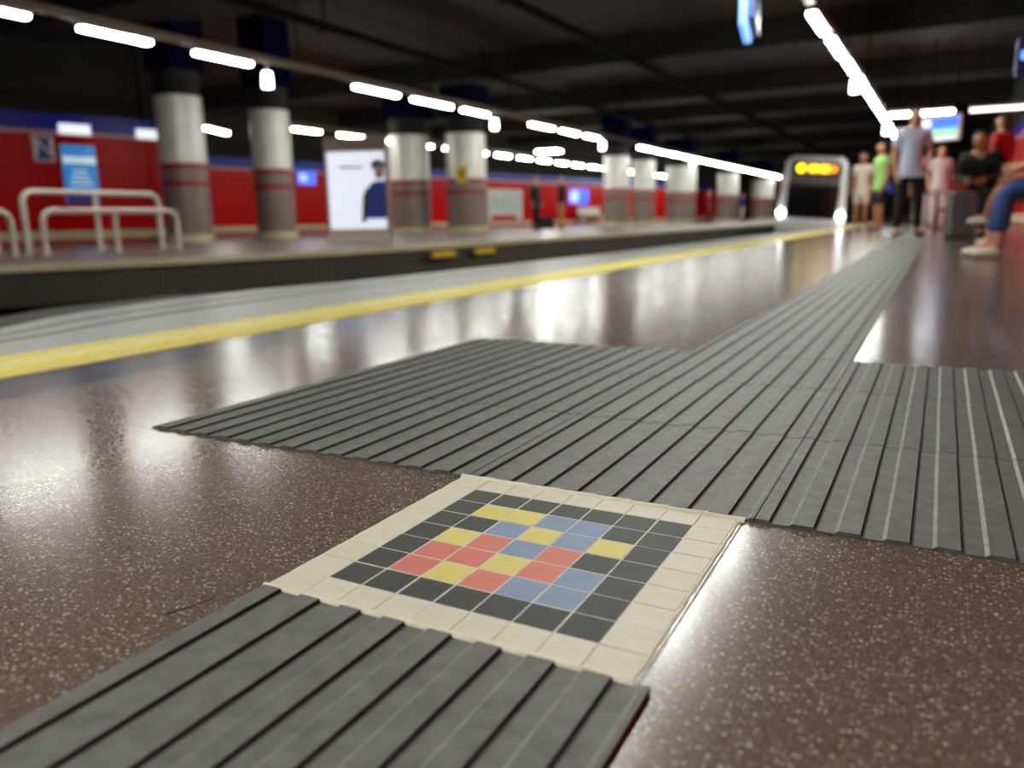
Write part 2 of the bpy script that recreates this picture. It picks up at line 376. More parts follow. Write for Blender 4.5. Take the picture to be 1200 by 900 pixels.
# ------------------------------------------------------------------ far platform
FE = [(-10.5,-4),(-9.0,1),(-8.3,2.6),(-7.65,4.0),(-7.08,5.5),(-6.62,7.86),(-6.36,12.3),(-6.1,34.9),(-6.0,75)]
b = MB(); strip_between(b, [(-32,y) for x,y in FE], [(x-.28,y) for x,y in FE], -.3, 0, 0)
strip_between(b, [(x-.28,y) for x,y in FE], FE, -.07, 0, 1)
structure(b.build('floor_across', [M['farfloor'], M['plinth']]))['label'] = 'floor of the opposite platform with its cream edge'
b = MB(); strip_between(b, [(x-.3,y) for x,y in FE], [(x-.06,y) for x,y in FE], -.42, -.07, 0)
strip_between(b, [(x-1.2,y) for x,y in FE], [(x-.9,y) for x,y in FE], -1.3, -.3, 1)
structure(b.build('wall_track_far', [M['soot'], M['black']]))['label'] = 'grimy face of the opposite platform below its edge'
for (x, y, lab) in ((-6.44,10.2,'ochre plate on the face of the opposite platform, nearer of two'),(-6.40,11.45,'ochre plate on the face of the opposite platform, farther of two')):
    b = MB(); b.bbox(-.012, -.36, -.21, .03, .36, -.10, .006); b.bbox(.028,-.3,-.195,.034,.3,-.115,.002, 1)
    o = b.build('edge_plate', [M['ochre'], M['sign_yellow']]); o.location = (x, y, 0); tag(o, lab, 'plate', 'ochre plates under the edge')

def wall_run(pts, nm, z_top=2.85, red=True):
    """enamel-panelled wall along a polyline; three objects"""
    for nm_, z0, z1, mt, dx in (('baseboard_'+nm, .08, .28, M['plinth'], .03), ('wall_'+nm, -.02, 2.42, M['red'], 0), ('trim_5' if nm=='left' else 'trim_6' if nm=='right' else 'trim_7', 2.48, z_top, M['blue'], .02), ('trim_8' if nm=='left' else 'trim_9' if nm=='right' else 'trim_10', 2.40, 2.48, M['pale_trim'], .01)):
        b = MB()
        for i in range(len(pts)-1):
            a, c = Vector(pts[i]), Vector(pts[i+1]); d = (c-a).normalized(); n = Vector((d.y,-d.x))
            L_ = (c-a).length; npan = max(1, round(L_/1.6)) if nm_.startswith('wall') else 1
            for k in range(npan):
                p, q = a + d*(L_*k/npan + .004*(npan>1)), a + d*(L_*(k+1)/npan - .004*(npan>1))
                f = dx
                b.prism([(p.x-n.x*.25,p.y-n.y*.25),(p.x+n.x*f,p.y+n.y*f),(q.x+n.x*f,q.y+n.y*f),(q.x-n.x*.25,q.y-n.y*.25)], z0, z1)
        structure(b.build(nm_, mt))
    b = MB()
    for i in range(len(pts)-1):
        a, c = Vector(pts[i]), Vector(pts[i+1]); d = (c-a).normalized(); n = Vector((d.y,-d.x))
        b.prism([(a.x-n.x*.3,a.y-n.y*.3),(a.x-n.x*.04,a.y-n.y*.04),(c.x-n.x*.04,c.y-n.y*.04),(c.x-n.x*.3,c.y-n.y*.3)], z_top, 5.0)
        b.prism([(a.x-n.x*.3,a.y-n.y*.3),(a.x-n.x*.04,a.y-n.y*.04),(c.x-n.x*.04,c.y-n.y*.04),(c.x-n.x*.3,c.y-n.y*.3)], 0, .09)
    structure(b.build('wall_%s_upper' % nm, M['darkwall']))
wall_run([(-20.8,-4.4),(-16.62,13.25)], 'left')
wall_run([(-16.62,13.25),(-25.2,14.0),(-23.6,21.2),(-22.5,28.6),(-20.9,40),(-19.4,49),(-17.5,62),(-16.5,75)], 'far_left')
wall_run([(2.3,75),(2.3,-6)], 'right')
b = MB(); b.box(-30,75,-1.4,6,75.3,5.1); structure(b.build('wall_end', M['darkwall']))
b = MB(); b.box(-30,-8.3,-1.4,6,-8,5.1); structure(b.build('wall_back', M['darkwall']))
b = MB(); b.box(-32,-8,5.0,6,76,5.25); structure(b.build('ceiling', M['ceil']))
for k, y in enumerate((-1.5, 4.2, 10.0, 20.3, 27.5, 33.5, 39.8, 50, 60)):
    b = MB(); b.box(-31, y, 4.35, 5.9, y+1.5, 5.0); o = structure(b.build('ceiling_beam', M['beam']))
    o['label'] = 'dark concrete ceiling beam running across the station'

# ------------------------------------------------------------------ columns on the far platform
def column(x, y, r, lab, zt=2.98):
    t = thing('column', lab, 'column', (x,y,0), 0, 'clad columns on the opposite platform')
    b = MB(); b.cyl(0,0,.16,1.60,r,48); b.build('lower_shaft', M['clad_brown'], t)['label'] = 'grey brown lower cladding'
    b = MB(); b.cyl(0,0,1.60,zt,r,48); b.build('upper_shaft', M['steel'], t)['label'] = 'pale upper cladding'
    b = MB(); b.cyl(0,0,0,.17,r*1.05,48); b.build('plinth', M['plinth'], t)
    for z0, z1 in ((1.16,1.27),(1.52,1.63)):
        b = MB(); b.cyl(0,0,z0,z1,r+.006,48); b.build('red_band', M['redband'], t)
    b = MB(); b.cyl(0,0,zt,zt+.5,r*.97,40,0); b.build('collar', M['black'], t)
    b = MB(); b.bbox(-r*.9,-r*.9,zt+.5,r*.9,r*.9,4.999,.03); b.build('upper_casing', M['navy'], t)
    return t
cl = [(-13.8,11.6,.47,'clad column with red bands in front of the dark red wall, leftmost column'),
      (-13.8,14.2,.46,'second clad column from the left, standing before the bright red wall'),
      (-14.5,20.9,.62,'wide clad column just behind the white poster case'),
      (-12.78,21.5,.62,'wide clad column with a small yellow sign on its side'),
      (-12.26,33.4,.56,'distant clad column right of the two dark clad passengers'),
      (-12.17,36.8,.54,'distant clad column, sixth from the left'),
      (-12.04,42.6,.8,'distant clad column left of the first dark red clad passenger'),
      (-11.67,51.8,.65,'far clad column between dark red clad passengers'),
      (-11.72,63.2,.85,'farthest clad column, just left of the train')]
for a in cl: column(*a)
b = MB(); b.bbox(-.17,-.03,1.5,.17,.0,2.0,.012); b.bbox(-.12,-.034,1.62,.12,-.028,1.88,.002,1)
o = b.build('column_sign', [M['sign_yellow'], M['ochre']]); o.location = (-12.55,20.86,0); o.rotation_euler=(0,0,.35)
tag(o, 'small yellow sign fixed to the fourth column', 'sign')

# ------------------------------------------------------------------ white tubular leaning rails
def hoop(x, y0, y1, h, r=.035, rc=.16):
    pts = [(x,y0,0),(x,y0,h-rc)]
    for k in range(1,7): a = PI/2*k/6; pts.append((x, y0+rc-rc*math.cos(a), h-rc+rc*math.sin(a)))
    pts.append((x,y1-rc,h))
    for k in range(1,7): a = PI/2*k/6; pts.append((x, y1-rc+rc*math.sin(a), h-rc+rc*math.cos(a)))
    pts.append((x,y1,0)); return pts
def leaning_rail(lab):
    t = thing('leaning_rail', lab, 'rail', (0,0,0), 0, 'white tubular leaning rails')
    for nm, x, h in (('tall_hoop',-.2,.86),('low_hoop',.2,.59)):
        b = MB(); b.tube(hoop(x,-1.1,1.1,h), .04, 12); o = b.build(nm, M['white_metal'], t)
        p = MB(); p.tube([(x,0,0),(x,0,h)], .036, 12); p.build('post', M['white_metal'], o)
        for yy in (-1.1,0,1.1):
            q = MB(); q.cyl(x,yy,0,.012,.075,20); q.build('foot_plate', M['white_metal'], o)
    for yy in (-1.1,0,1.1):
        b = MB(); b.tube([(-.2,yy,.05),(.2,yy,.05)], .018, 10); b.build('tie_bar', M['white_metal'], t)
    return t
lr = leaning_rail('white tubular leaning rail in front of the dark red wall'); lr.location = (-10.5,7.28,0)
dup(lr, 'white tubular leaning rail cut off by the left edge of the photo', (-10.55,4.68,0))

# ------------------------------------------------------------------ poster case
pc = thing('poster_case', 'tall freestanding poster case with a white poster of a figure in blue', 'poster case', (-8.31,10.5,0), math.atan2(.4,.98))
b = MB()
b.bbox(-.54,-.08,1.53,.54,.08,1.76,.02); b.bbox(-.54,-.08,.0,.54,.08,.2,.012)
b.bbox(-.54,-.08,.2,-.5,.08,1.53,.008); b.bbox(.5,-.08,.2,.54,.08,1.53,.008); b.bbox(-.5,-.02,.2,.5,.07,1.53,.004)
b.build('case', M['mupi_frame'], pc)
b = MB(); b.bbox(-.54,-.09,0,.54,-.075,.2,.004); b.build('base_panel', M['shoe_white'], pc)
b = MB(); b.bbox(-.5,-.06,.2,.5,-.04,1.53,.002); po = b.build('poster', M['paper'], pc)
def flat(parent, nm, poly, y, mt):
    b = MB(); n = len(poly); b.add([(x,y,z) for x,z in poly] + [(x,y+.004,z) for x,z in poly], [tuple(range(n)), tuple(reversed(range(n,2*n)))] + [(i,(i+1)%n,n+(i+1)%n,n+i) for i in range(n)])
    return b.build(nm, mt, parent)
def ell(cx, cz, a, c, n=20): return [(cx+a*math.cos(2*PI*k/n), cz+c*math.sin(2*PI*k/n)) for k in range(n)]
flat(po, 'printed_jacket', [(.12,.42),(.16,.8),(.22,.98),(.32,1.04),(.5,1.04),(.5,.42)], -.065, M['print_blue'])
flat(po, 'printed_sleeve', [(.06,.36),(.1,.8),(.17,.95),(.2,.9),(.17,.6),(.13,.36)], -.0665, M['print_dark'])
flat(po, 'printed_face', ell(.4,1.19,.085,.125), -.067, M['print_skin'])
flat(po, 'printed_hair', ell(.38,1.3,.12,.09), -.066, M['print_dark'])
flat(po, 'printed_strip', [(-.5,.2),(.5,.2),(.5,.25),(-.5,.25)], -.065, M['print_coral'])
flat(po, 'printed_lines', [(-.3,1.26),(.12,1.26),(.12,1.29),(-.3,1.29)], -.065, M['print_dark']).scale = (1,1,1)

# ------------------------------------------------------------------ signs on the walls
def on_wall(A, B, x, nm, lab, cat, w, z0, z1, mats, dep=.05, group=None):
    """panel on the wall A->B at arclength fraction given by x"""
    a, c = Vector(A), Vector(B); d = (c-a).normalized(); n = Vector((d.y,-d.x)); p = a + (c-a)*x + n*.022
    b = MB(); b.bbox(-w/2,-dep,z0,w/2,0,z1,.008); o = b.build(nm, mats)
    # local x runs along wall, local -y faces the room
    o.location = (p.x,p.y,0); o.rotation_euler = (0,0,math.atan2(d.y,d.x)); tag(o, lab, cat, group); return o
LA, LB = (-20.8,-4.4), (-16.62,13.25)
fr = lambda y: (y+4.4)/17.65
def txt(parent, s, size, mt, loc, ext=.004):
    cu = bpy.data.curves.new('letter','FONT'); cu.body = s; cu.size = size; cu.extrude = ext; cu.align_x = 'CENTER'; cu.align_y = 'CENTER'
    tmp = bpy.data.objects.new('letter_tmp', cu); COL.objects.link(tmp); bpy.context.view_layer.update()
    me = bpy.data.meshes.new_from_object(tmp.evaluated_get(bpy.context.evaluated_depsgraph_get())); bpy.data.objects.remove(tmp)
    me.materials.clear(); me.materials.append(mt)
    o = link('letter', me, parent); o.location = loc; o.rotation_euler = (PI/2,0,0); return o
sg = on_wall(LA, LB, fr(10.72), 'pictogram_sign', 'small blue and white framed sign on the dark red wall', 'sign', .44, 1.80, 2.36, M['sign_white'])
b = MB(); b.bbox(-.16,-.058,1.84,.16,-.05,2.32,.002); b.build('sign_field', M['sign_blue'], sg)
txt(sg, 'N', .52, M['sign_white'], (0,-.062,2.08))
ps = on_wall(LA, LB, fr(11.42), 'wall_poster', 'blue poster with a pale band on the dark red wall behind the rails', 'poster', .74, .9, 2.19, M['poster_blue'])
b = MB(); b.bbox(-.36,-.056,1.78,.36,-.049,1.93,.002); b.build('pale_band', M['poster_skyblue'], ps)
b = MB(); b.bbox(-.36,-.056,.9,.36,-.049,1.12,.002); b.build('lower_band', M['print_blue'], ps)
b = MB()
for k in range(4): b.box(-.25+.03*k,-.055,1.3+.1*k,.24-.04*k,-.049,1.335+.1*k)
b.build('printed_lines', M['poster_skyblue'], ps)
for y, w, lab in ((11.40,.66,'white glowing box on the blue wall strip, above the blue poster'),(13.0,.5,'white glowing box on the blue wall strip, beside the leftmost column')):
    o = on_wall(LA, LB, fr(y), 'wall_glow_box', lab, 'light box', w, 2.42, 2.64, M['box_glow'], .09, 'white boxes on the wall strip')  # pale box with a weak emission of its own
    b = MB(); b.bbox(-w/2-.01,-.07,2.39,w/2+.01,.0,2.42,.004); b.build('tray', M['white_metal'], o)
FA, FB = (-23.6,21.2), (-22.5,28.6)
o = on_wall(FA, FB, .58, 'wall_sign', 'pale blue sign on the red wall between second column and poster case', 'sign', .9, 1.93, 2.46, M['screen_blue'])
b = MB(); b.bbox(-.38,-.056,2.05,.0,-.049,2.36,.002); b.build('pale_field', M['poster_skyblue'], o)
GA, GB = (-22.5,28.6), (-20.9,40)
o = on_wall(GA, GB, .93, 'map_board', 'large white map board on the far red wall', 'map board', 3.2, .35, 2.0, M['sign_white'])
b = MB(); b.bbox(-1.5,-.056,.62,1.5,-.049,1.92,.002); mp = b.build('map', M['map'], o)
b = MB()
for k in range(6): b.tube([(-1.4,-.062,.8+.17*k),(-.5,-.062,.8+.17*((k+2)%6)),(.4,-.062,.75+.19*k),(1.4,-.062,.8+.17*((k*2)%6))], .012, 6)
b.build('map_lines', M['map_green'], mp)
b = MB(); b.bbox(-1.3,-.058,.36,1.0,-.049,.6,.002); b.build('red_strip', M['red'], o)
HA, HB = (-20.9,40), (-19.4,49)
o = on_wall(HA, HB, .74, 'wall_sign', 'blue sign on the far red wall above a white bench', 'sign', 2.2, 1.25, 2.15, M['screen_blue'])
b = MB(); b.bbox(-1.0,-.056,1.35,-.1,-.049,2.05,.002); b.build('pale_field', M['poster_skyblue'], o)
bn = thing('wall_bench', 'white bench against the far red wall under a blue sign', 'bench', (-19.35,47.2,0), math.atan2(9,1.5))
b = MB(); b.bbox(-1.3,-.5,.5,1.3,-.05,.6,.03); b.build('seat', M['white_metal'], bn)
b = MB(); b.bbox(-1.3,-.08,.6,1.3,-.03,1.05,.02); b.build('backrest', M['white_metal'], bn)
for x in (-1.1,1.1):
    b = MB(); b.bbox(x-.04,-.45,0,x+.04,-.1,.5,.01); b.build('leg', M['white_metal'], bn)

# ------------------------------------------------------------------ lamps
def lamp_proto(L_, nm='hanging_tube_lamp'):
    t = thing(nm, 'x', 'lamp')
    b = MB(); b.bbox(-.07,-L_/2-.03,.0,.07,L_/2+.03,.07,.012); b.build('housing', M['lamp_body'], t)
    b = MB(); b.bbox(-.06,-L_/2,-.05,.06,L_/2,.004,.018); b.build('diffuser', M['lamp'], t)
    return t
def rail(nm, lab, pts, z, rods):
    t = thing(nm, lab, 'lamp rail')
    b = MB()
    for (x0,y0),(x1,y1) in zip(pts,pts[1:]):
        d = Vector((x1-x0,y1-y0)).normalized(); n = Vector((-d.y,d.x))*.055
        b.prism([(x0-n.x,y0-n.y),(x1-n.x,y1-n.y),(x1+n.x,y1+n.y),(x0+n.x,y0+n.y)], z, z+.1)
    b.build('trunking', M['rail_brown'], t)
    for (x,y) in rods:
        r = MB(); r.tube([(x,y,z+.09),(x,y,4.999)], .012, 8); r.build('rod', M['pipe'], t)
    return t
ZL = 3.0
def row(ys, xf, cl, rowname, first=True, far=None, hidden=0, shrink=.22, bright=None):
    global PROTO
    n = 0
    for i, (a, c) in enumerate(ys):
        yc = (a+c)/2; sc = (c-a-shrink)/1.5
        if i < hidden: lab = 'lit tube lamp of the %s, above the viewer' % rowname; g = rowname + ' near tubes'
        elif far is None or i-hidden < far: lab = 'lit tube lamp, %s, %s from near end' % (rowname, ORD[n]); g = rowname; n += 1
        else: lab = 'tiny distant lit tube lamp, merging run of %s' % rowname; g = rowname + ' far tubes'
        o = PROTO if PROTO['label'] == 'x' else dup(PROTO, lab)
        o['label'] = lab; o['group'] = g; o.location = (xf(yc), yc, ZL); o.scale = (1, sc, 1)
        if bright and (i < hidden + 4 or not hidden):
            for ch in o.children:
                if ch.name.startswith('diffuser'): ch.data = bright
PROTO = lamp_proto(1.5)
near_me = [c for c in PROTO.children if c.name.startswith('diffuser')][0].data.copy(); near_me.materials.clear(); near_me.materials.append(M['lamp_near'])
xL1 = lambda y: -9.9
ys = [(4.72,6.24),(6.64,8.03),(8.55,9.98),(12.42,14.13),(14.41,16.25),(16.5,17.98),(20.17,21.9),(22.25,23.75),(24.1,25.53)]
y = 29.4
while y < 72: ys.append((y, y+1.65)); y += 1.95
row(ys, xL1, None, 'long row over opposite platform edge', far=9, shrink=.3)
ys = []; y = 17.0
while y < 58: ys.append((y, y+1.65)); y += 1.98
mid_me = near_me.copy(); mid_me.materials.clear(); mid_me.materials.append(M['lamp_mid'])
row(ys, lambda y: -15.9, None, 'row behind the columns', far=12, bright=mid_me, shrink=.55)
xR = lambda y: -1.36 + .012*min(y,18) if y < 18 else -1.15
ys = [(-4.9,-3.25),(-3.0,-1.35),(-1.1,.55),(3.1,4.75),(5.0,6.65),(6.95,8.5),(11.15,12.8),(12.98,14.85),(15.0,16.65),(17.0,18.65)]
y = 18.95
while y < 32: ys.append((y, y+1.65)); y += 1.9
row(ys, xR, None, 'row over the near platform', far=7, hidden=6, shrink=.32, bright=near_me)
rail('lamp_rail', 'brown lamp rail above the opposite platform edge', [(-9.9,1.5),(-9.9,73)], ZL+.071, [(-9.9,y) for y in (3,6.5,11,15.3,19,23,27.5,36,45,55,65)])
rail('lamp_rail', 'lamp rail behind the columns of the opposite platform', [(-15.9,16.8),(-15.9,59)], ZL+.071, [(-15.9,y) for y in (18,26,34,42,50,58)])
rail('lamp_rail', 'grey lamp rail above the near platform', [(xR(-5.2),-5.2),(xR(9),9),(xR(17.9),17.9),(-1.15,33.5)], ZL+.071, [(xR(y),y) for y in (-4,0,4,8,11,15.5,19,24,31)])
def drop_light(x, y, lab):
    t = thing('hanging_drop_light', lab, 'emergency light', (x,y,0), 0, 'small lit drop lights under the lamp rails')
    b = MB(); b.tube([(0,0,ZL+.07),(0,0,ZL-.1)], .015, 8); b.build('stem', M['lamp_body'], t)
    b = MB(); b.cyl(0,0,ZL-.34,ZL-.1,.085,20,0,.075); b.build('globe', M['emerg'], t)
for x,y,lab in ((-9.9,10.2,'small lit drop light under the far lamp rail, nearest one'),(-9.9,18.2,'small lit drop light under the far lamp rail, second one'),(-9.9,25.75,'small lit drop light under the far lamp rail, third one'),
                (-9.9,37.05,'small lit drop light far along the distant lamp rail'),(xR(16.85),16.85,'small lit drop light under the near platform rail, nearer one'),(-1.15,26.45,'small lit drop light under the near platform rail, farther one')):
    drop_light(x,y,lab)
# crosswise lamps
def cross(x0, x1, y, z, lab, mt, w=.16):
    t = thing('hanging_cross_lamp', lab, 'lamp', ((x0+x1)/2,y,z)); h=(x1-x0)/2
    b = MB(); b.bbox(-h-.03,-w/2,.0,h+.03,w/2,.08,.012); b.build('housing', M['lamp_body'], t)
    b = MB(); b.bbox(-h,-w/2+.01,-.07,h,w/2-.01,.004,.02); b.build('diffuser', mt, t)
    for xx in (-h*.8,h*.8):
        b = MB(); b.tube([(xx,0,.07),(xx,0,4.995-z)], .012, 8); b.build('rod', M['pipe'], t)
cross(-.95,.56,24.3,3.0,'bright crosswise tube lamp above the hanging screen', M['lamp'])
cross(.95,2.26,24.4,3.0,'dim crosswise tube lamp above the person in red', M['lamp_dim'])
cross(-15.0,-14.0,31.2,3.2,'wide lit crosswise lamp over the opposite platform', M['lamp'],.5)
t = thing('hanging_tube_lamp', 'lit tube lamp peeking out beside the leftmost column', 'lamp', (-17.9,16.3,ZL), .4)
for ch in PROTO.children: c = ch.copy(); COL.objects.link(c); c.parent = t
b = MB(); b.tube([(0,0,.07),(0,0,4.995-ZL)],.012,8); b.build('rod', M['pipe'], t)

# ceiling pipes and hangers
for x, lab in ((-6.75,'dark pipe under the ceiling above the tracks'),(-10.95,'dark pipe under the ceiling above the far platform edge')):
    t = thing('ceiling_pipe', lab, 'pipe'); b = MB(); b.tube([(x,-7.9,4.3),(x,74.9,4.3)], .09, 12); b.build('tube', M['pipe'], t)
    for y in (6,13,19.5,26,32.5,39,48,58):
        b = MB(); b.tube([(x,y,4.3),(x,y,4.999)], .02, 8); b.box(x-.16,y-.02,4.19,x+.16,y+.02,4.22); b.build('hanger', M['pipe'], t)

# ------------------------------------------------------------------ hanging screen and signs
tv = thing('hanging_screen', 'hanging screen with a blue and green picture', 'screen', (.34,22.0,0), -.47)
b = MB(); b.bbox(-.47,-.06,2.05,.47,.06,2.64,.02); b.build('bezel', M['sign_white'], tv)
b = MB(); b.bbox(-.42,-.066,2.33,.42,-.058,2.60,.002); b.build('picture', M['screen_blue'], tv)
b = MB(); b.bbox(-.42,-.068,2.13,.42,-.058,2.33,.002); b.bbox(-.42,-.070,2.09,.42,-.058,2.14,.002,1); b.bbox(-.42,-.071,2.34,-.24,-.058,2.56,.002,1); b.build('picture_strip', [M['screen_green'], M['screen_pale']], tv)
for x in (-.3,.3):
    b = MB(); b.tube([(x,0,2.63),(x,0,4.999)], .018, 8); b.build('rod', M['pipe'], tv)
hs = thing('hanging_sign', 'bright blue hanging sign at the top of the photo', 'sign', (-1.56,9.0,0), .16)
b = MB(); b.bbox(-.05,-.5,2.34,.03,.5,2.95,.012); b.build('lit_face', M['sign_lit'], hs)
b = MB(); b.bbox(.03,-.5,2.40,.12,.5,2.95,.012); b.build('frame', M['sign_navy'], hs)
for y in (-.35,.35):
    b = MB(); b.tube([(.02,y,2.94),(.02,y,4.999)], .018, 8); b.build('rod', M['pipe'], hs)
hs = thing('hanging_sign', 'dark blue hanging sign near the upper right corner', 'sign', (1.42,11.4,0))
b = MB(); b.bbox(-.25,-.05,1.98,.5,.05,2.42,.012); b.build('panel', M['sign_navy'], hs)
b = MB(); b.bbox(-.2,-.055,2.16,.45,-.048,2.26,.002); b.build('pale_line', M['sign_lit'], hs)
for x in (-.1,.4):
    b = MB(); b.tube([(x,0,2.41),(x,0,4.999)], .018, 8); b.build('rod', M['pipe'], hs)

# ------------------------------------------------------------------ train
tr = thing('metro_train', 'white metro train with black windscreen and amber destination display', 'train', (-3.72,29.7,-1.05), math.radians(7.5))
tr.rotation_euler = (0, math.radians(4.5), math.radians(8))
W2, H = 1.16, 3.42
def sect(w, z0, z1, y, r=.28, n=8):
    pts = [(-w,y,z0)]
    for k in range(n+1): a = PI - PI/2*k/n; pts.append((-w+.16+r+r*math.cos(a), y, z1-r+r*math.sin(a)))
    for k in range(n+1): a = PI/2 - PI/2*k/n; pts.append((w-.16-r+r*math.cos(a), y, z1-r+r*math.sin(a)))
    pts.append((w,y,z0)); return pts
b = MB(); secs = [(1.08,.35,3.25,.02),(W2,.30,H,.35),(W2,.30,H+.02,1.2),(W2,.30,H+.02,15)]
S_ = [sect(w,z0,z1,y) for w,z0,z1,y in secs]; n = len(S_[0]); vs = [p for s in S_ for p in s]
b.add(vs, [(i*n+k,i*n+(k+1)%n,(i+1)*n+(k+1)%n,(i+1)*n+k) for i in range(3) for k in range(n)] + [tuple(range(n)), tuple(reversed(range(3*n,4*n)))])
b.build('body', M['train_white'], tr)
b = MB(); b.bbox(-.82,-.05,2.72,.80,.06,3.22,.03); dp = b.build('display_case', M['train_black'], tr)
def led(cx, cz, w, h, mt): 
    b = MB(); b.bbox(cx-w/2,-.066,cz-h/2,cx+w/2,-.048,cz+h/2,.01); b.build('lit_segment', M[mt], dp)
b = MB(); b.sph((-.50,-.055,2.98),.15,0,2,(1,.12,1)); b.build('lit_disc', M['led'], dp)
for k, (w, m_) in enumerate(((.1,'led'),(.1,'led'),(.1,'led'),(.1,'led'),(.1,'led'),(.1,'led_orange'),(.1,'led_orange'))): led(-.20+.135*k, 2.98, w, [.22,.26,.2,.26,.24,.22,.18][k], m_)
b = MB(); b.bbox(-.86,-.07,1.28,.84,.06,2.42,.06); b.build('windscreen', M['glass_dark'], tr)
b = MB(); b.bbox(-.84,-.065,2.44,.82,.04,2.70,.02); b.build('grey_panel', M['train_grey'], tr)
for sx in (-1,1):
    b = MB(); b.add([(sx*.90,-.10,1.15),(sx*1.16,-.02,1.15),(sx*1.02,.05,3.2),(sx*.84,-.06,3.2),(sx*.90,.3,1.15),(sx*1.16,.4,1.15),(sx*1.02,.4,3.2),(sx*.84,.3,3.2)],
                    [(0,1,2,3),(4,7,6,5),(0,4,5,1),(1,5,6,2),(2,6,7,3),(3,7,4,0)]); b.build('cheek', M['train_white'], tr)
    b = MB(); b.sph((sx*.98,-.1,1.42),.11,0,2,(1,.5,1)); b.build('headlight', M['headlight'], tr)
b = MB(); b.bbox(-1.12,-.16,.78,1.12,.2,1.24,.1); b.build('bumper', M['train_white'], tr)
b = MB(); b.bbox(-1.0,-.1,.25,1.0,.3,.78,.05); b.build('skirt', M['train_grey'], tr)
b = MB(); b.bbox(-1.17,.1,2.2,-1.1,.25,2.75,.02); b.build('red_marker', M['train_red'], tr)
for k in range(4):
    for sx in (-1,1):
        b = MB(); b.bbox(sx*1.165-.02, 2+3.2*k, 1.9, sx*1.165+.02, 4.1+3.2*k, 2.75, .01); b.build('window', M['glass_dark'], tr)
for yy in (2.4,12.5):
    b = MB(); 
    for q in (-.7,.7): b.tube([(-.8,yy+q,.3),(.8,yy+q,.3)], .36, 20)
    b.bbox(-.9,yy-1.1,.2,.9,yy+1.1,.45,.04); b.build('bogie', M['train_black'], tr)

# ------------------------------------------------------------------ people
def skin_mesh(nodes, edges, rad, sub=2):
    me = bpy.data.meshes.new('sk'); ks = list(nodes); ix = {k:i for i,k in enumerate(ks)}
    me.from_pydata([nodes[k] for k in ks], [(ix[a],ix[c]) for a,c in edges], [])
    o = bpy.data.objects.new('sk', me); COL.objects.link(o)
    o.modifiers.new('Skin','SKIN').use_smooth_shade = True
    sv = me.skin_vertices[0].data
    for k in ks:
        r = rad[k]; sv[ix[k]].radius = r if isinstance(r, tuple) else (r, r)
        sv[ix[k]].use_root = (ix[k] == 0)
    m = o.modifiers.new('Sub','SUBSURF'); m.levels = sub; m.render_levels = sub
    bpy.context.view_layer.update(); dg = bpy.context.evaluated_depsgraph_get()
    out = bpy.data.meshes.new_from_object(o.evaluated_get(dg))
    bpy.data.objects.remove(o); bpy.data.meshes.remove(me); return out
STAND = dict(pelvis=(0,0,.95), spine=(0,.0,1.12), chest=(0,0,1.3), upchest=(0,-.01,1.42), neck=(0,.0,1.5), jaw=(0,.03,1.575), head=(0,.02,1.65), crown=(0,.005,1.71),
    shL=(-.17,-.01,1.42), elL=(-.235,-.03,1.14), wrL=(-.23,.06,.90), haL=(-.225,.085,.84), shR=(.17,-.01,1.42), elR=(.235,-.03,1.14), wrR=(.23,.06,.90), haR=(.225,.085,.84),
    hiL=(-.095,0,.91), knL=(-.1,.02,.5), anL=(-.1,-.02,.09), toL=(-.115,.13,.035), hiR=(.095,0,.91), knR=(.1,.02,.5), anR=(.1,-.02,.09), toR=(.115,.13,.035))
SIT = dict(STAND, pelvis=(0,0,.56), spine=(0,.01,.72), chest=(0,.03,.9), upchest=(0,.05,1.02), neck=(0,.07,1.1), jaw=(0,.11,1.17), head=(0,.10,1.245), crown=(0,.085,1.305),
    shL=(-.17,.04,1.01), elL=(-.24,.1,.75), wrL=(-.15,.33,.70), haL=(-.12,.39,.69), shR=(.17,.04,1.01), elR=(.24,.1,.75), wrR=(.15,.33,.70), haR=(.12,.39,.69),
    hiL=(-.1,.04,.53), knL=(-.12,.46,.53), anL=(-.12,.44,.1), toL=(-.13,.6,.04), hiR=(.1,.04,.53), knR=(.12,.46,.53), anR=(.12,.44,.1), toR=(.13,.6,.04))
RB = dict(pelvis=(.14,.1), spine=(.125,.09), chest=(.15,.1), upchest=(.11,.085), neck=.052, jaw=(.058,.062), head=(.078,.092), crown=(.055,.065))
for s_ in 'LR': RB.update({'sh'+s_:.06,'el'+s_:.041,'wr'+s_:.028,'ha'+s_:(.026,.036),'hi'+s_:.088,'kn'+s_:.056,'an'+s_:.037,'to'+s_:.034})
BE = [('pelvis','spine'),('spine','chest'),('chest','upchest'),('upchest','neck'),('neck','jaw'),('jaw','head'),('head','crown')]
for s_ in 'LR': BE += [('upchest','sh'+s_),('sh'+s_,'el'+s_),('el'+s_,'wr'+s_),('wr'+s_,'ha'+s_),('pelvis','hi'+s_),('hi'+s_,'kn'+s_),('kn'+s_,'an'+s_),('an'+s_,'to'+s_)]
def V3(t): return Vector(t)
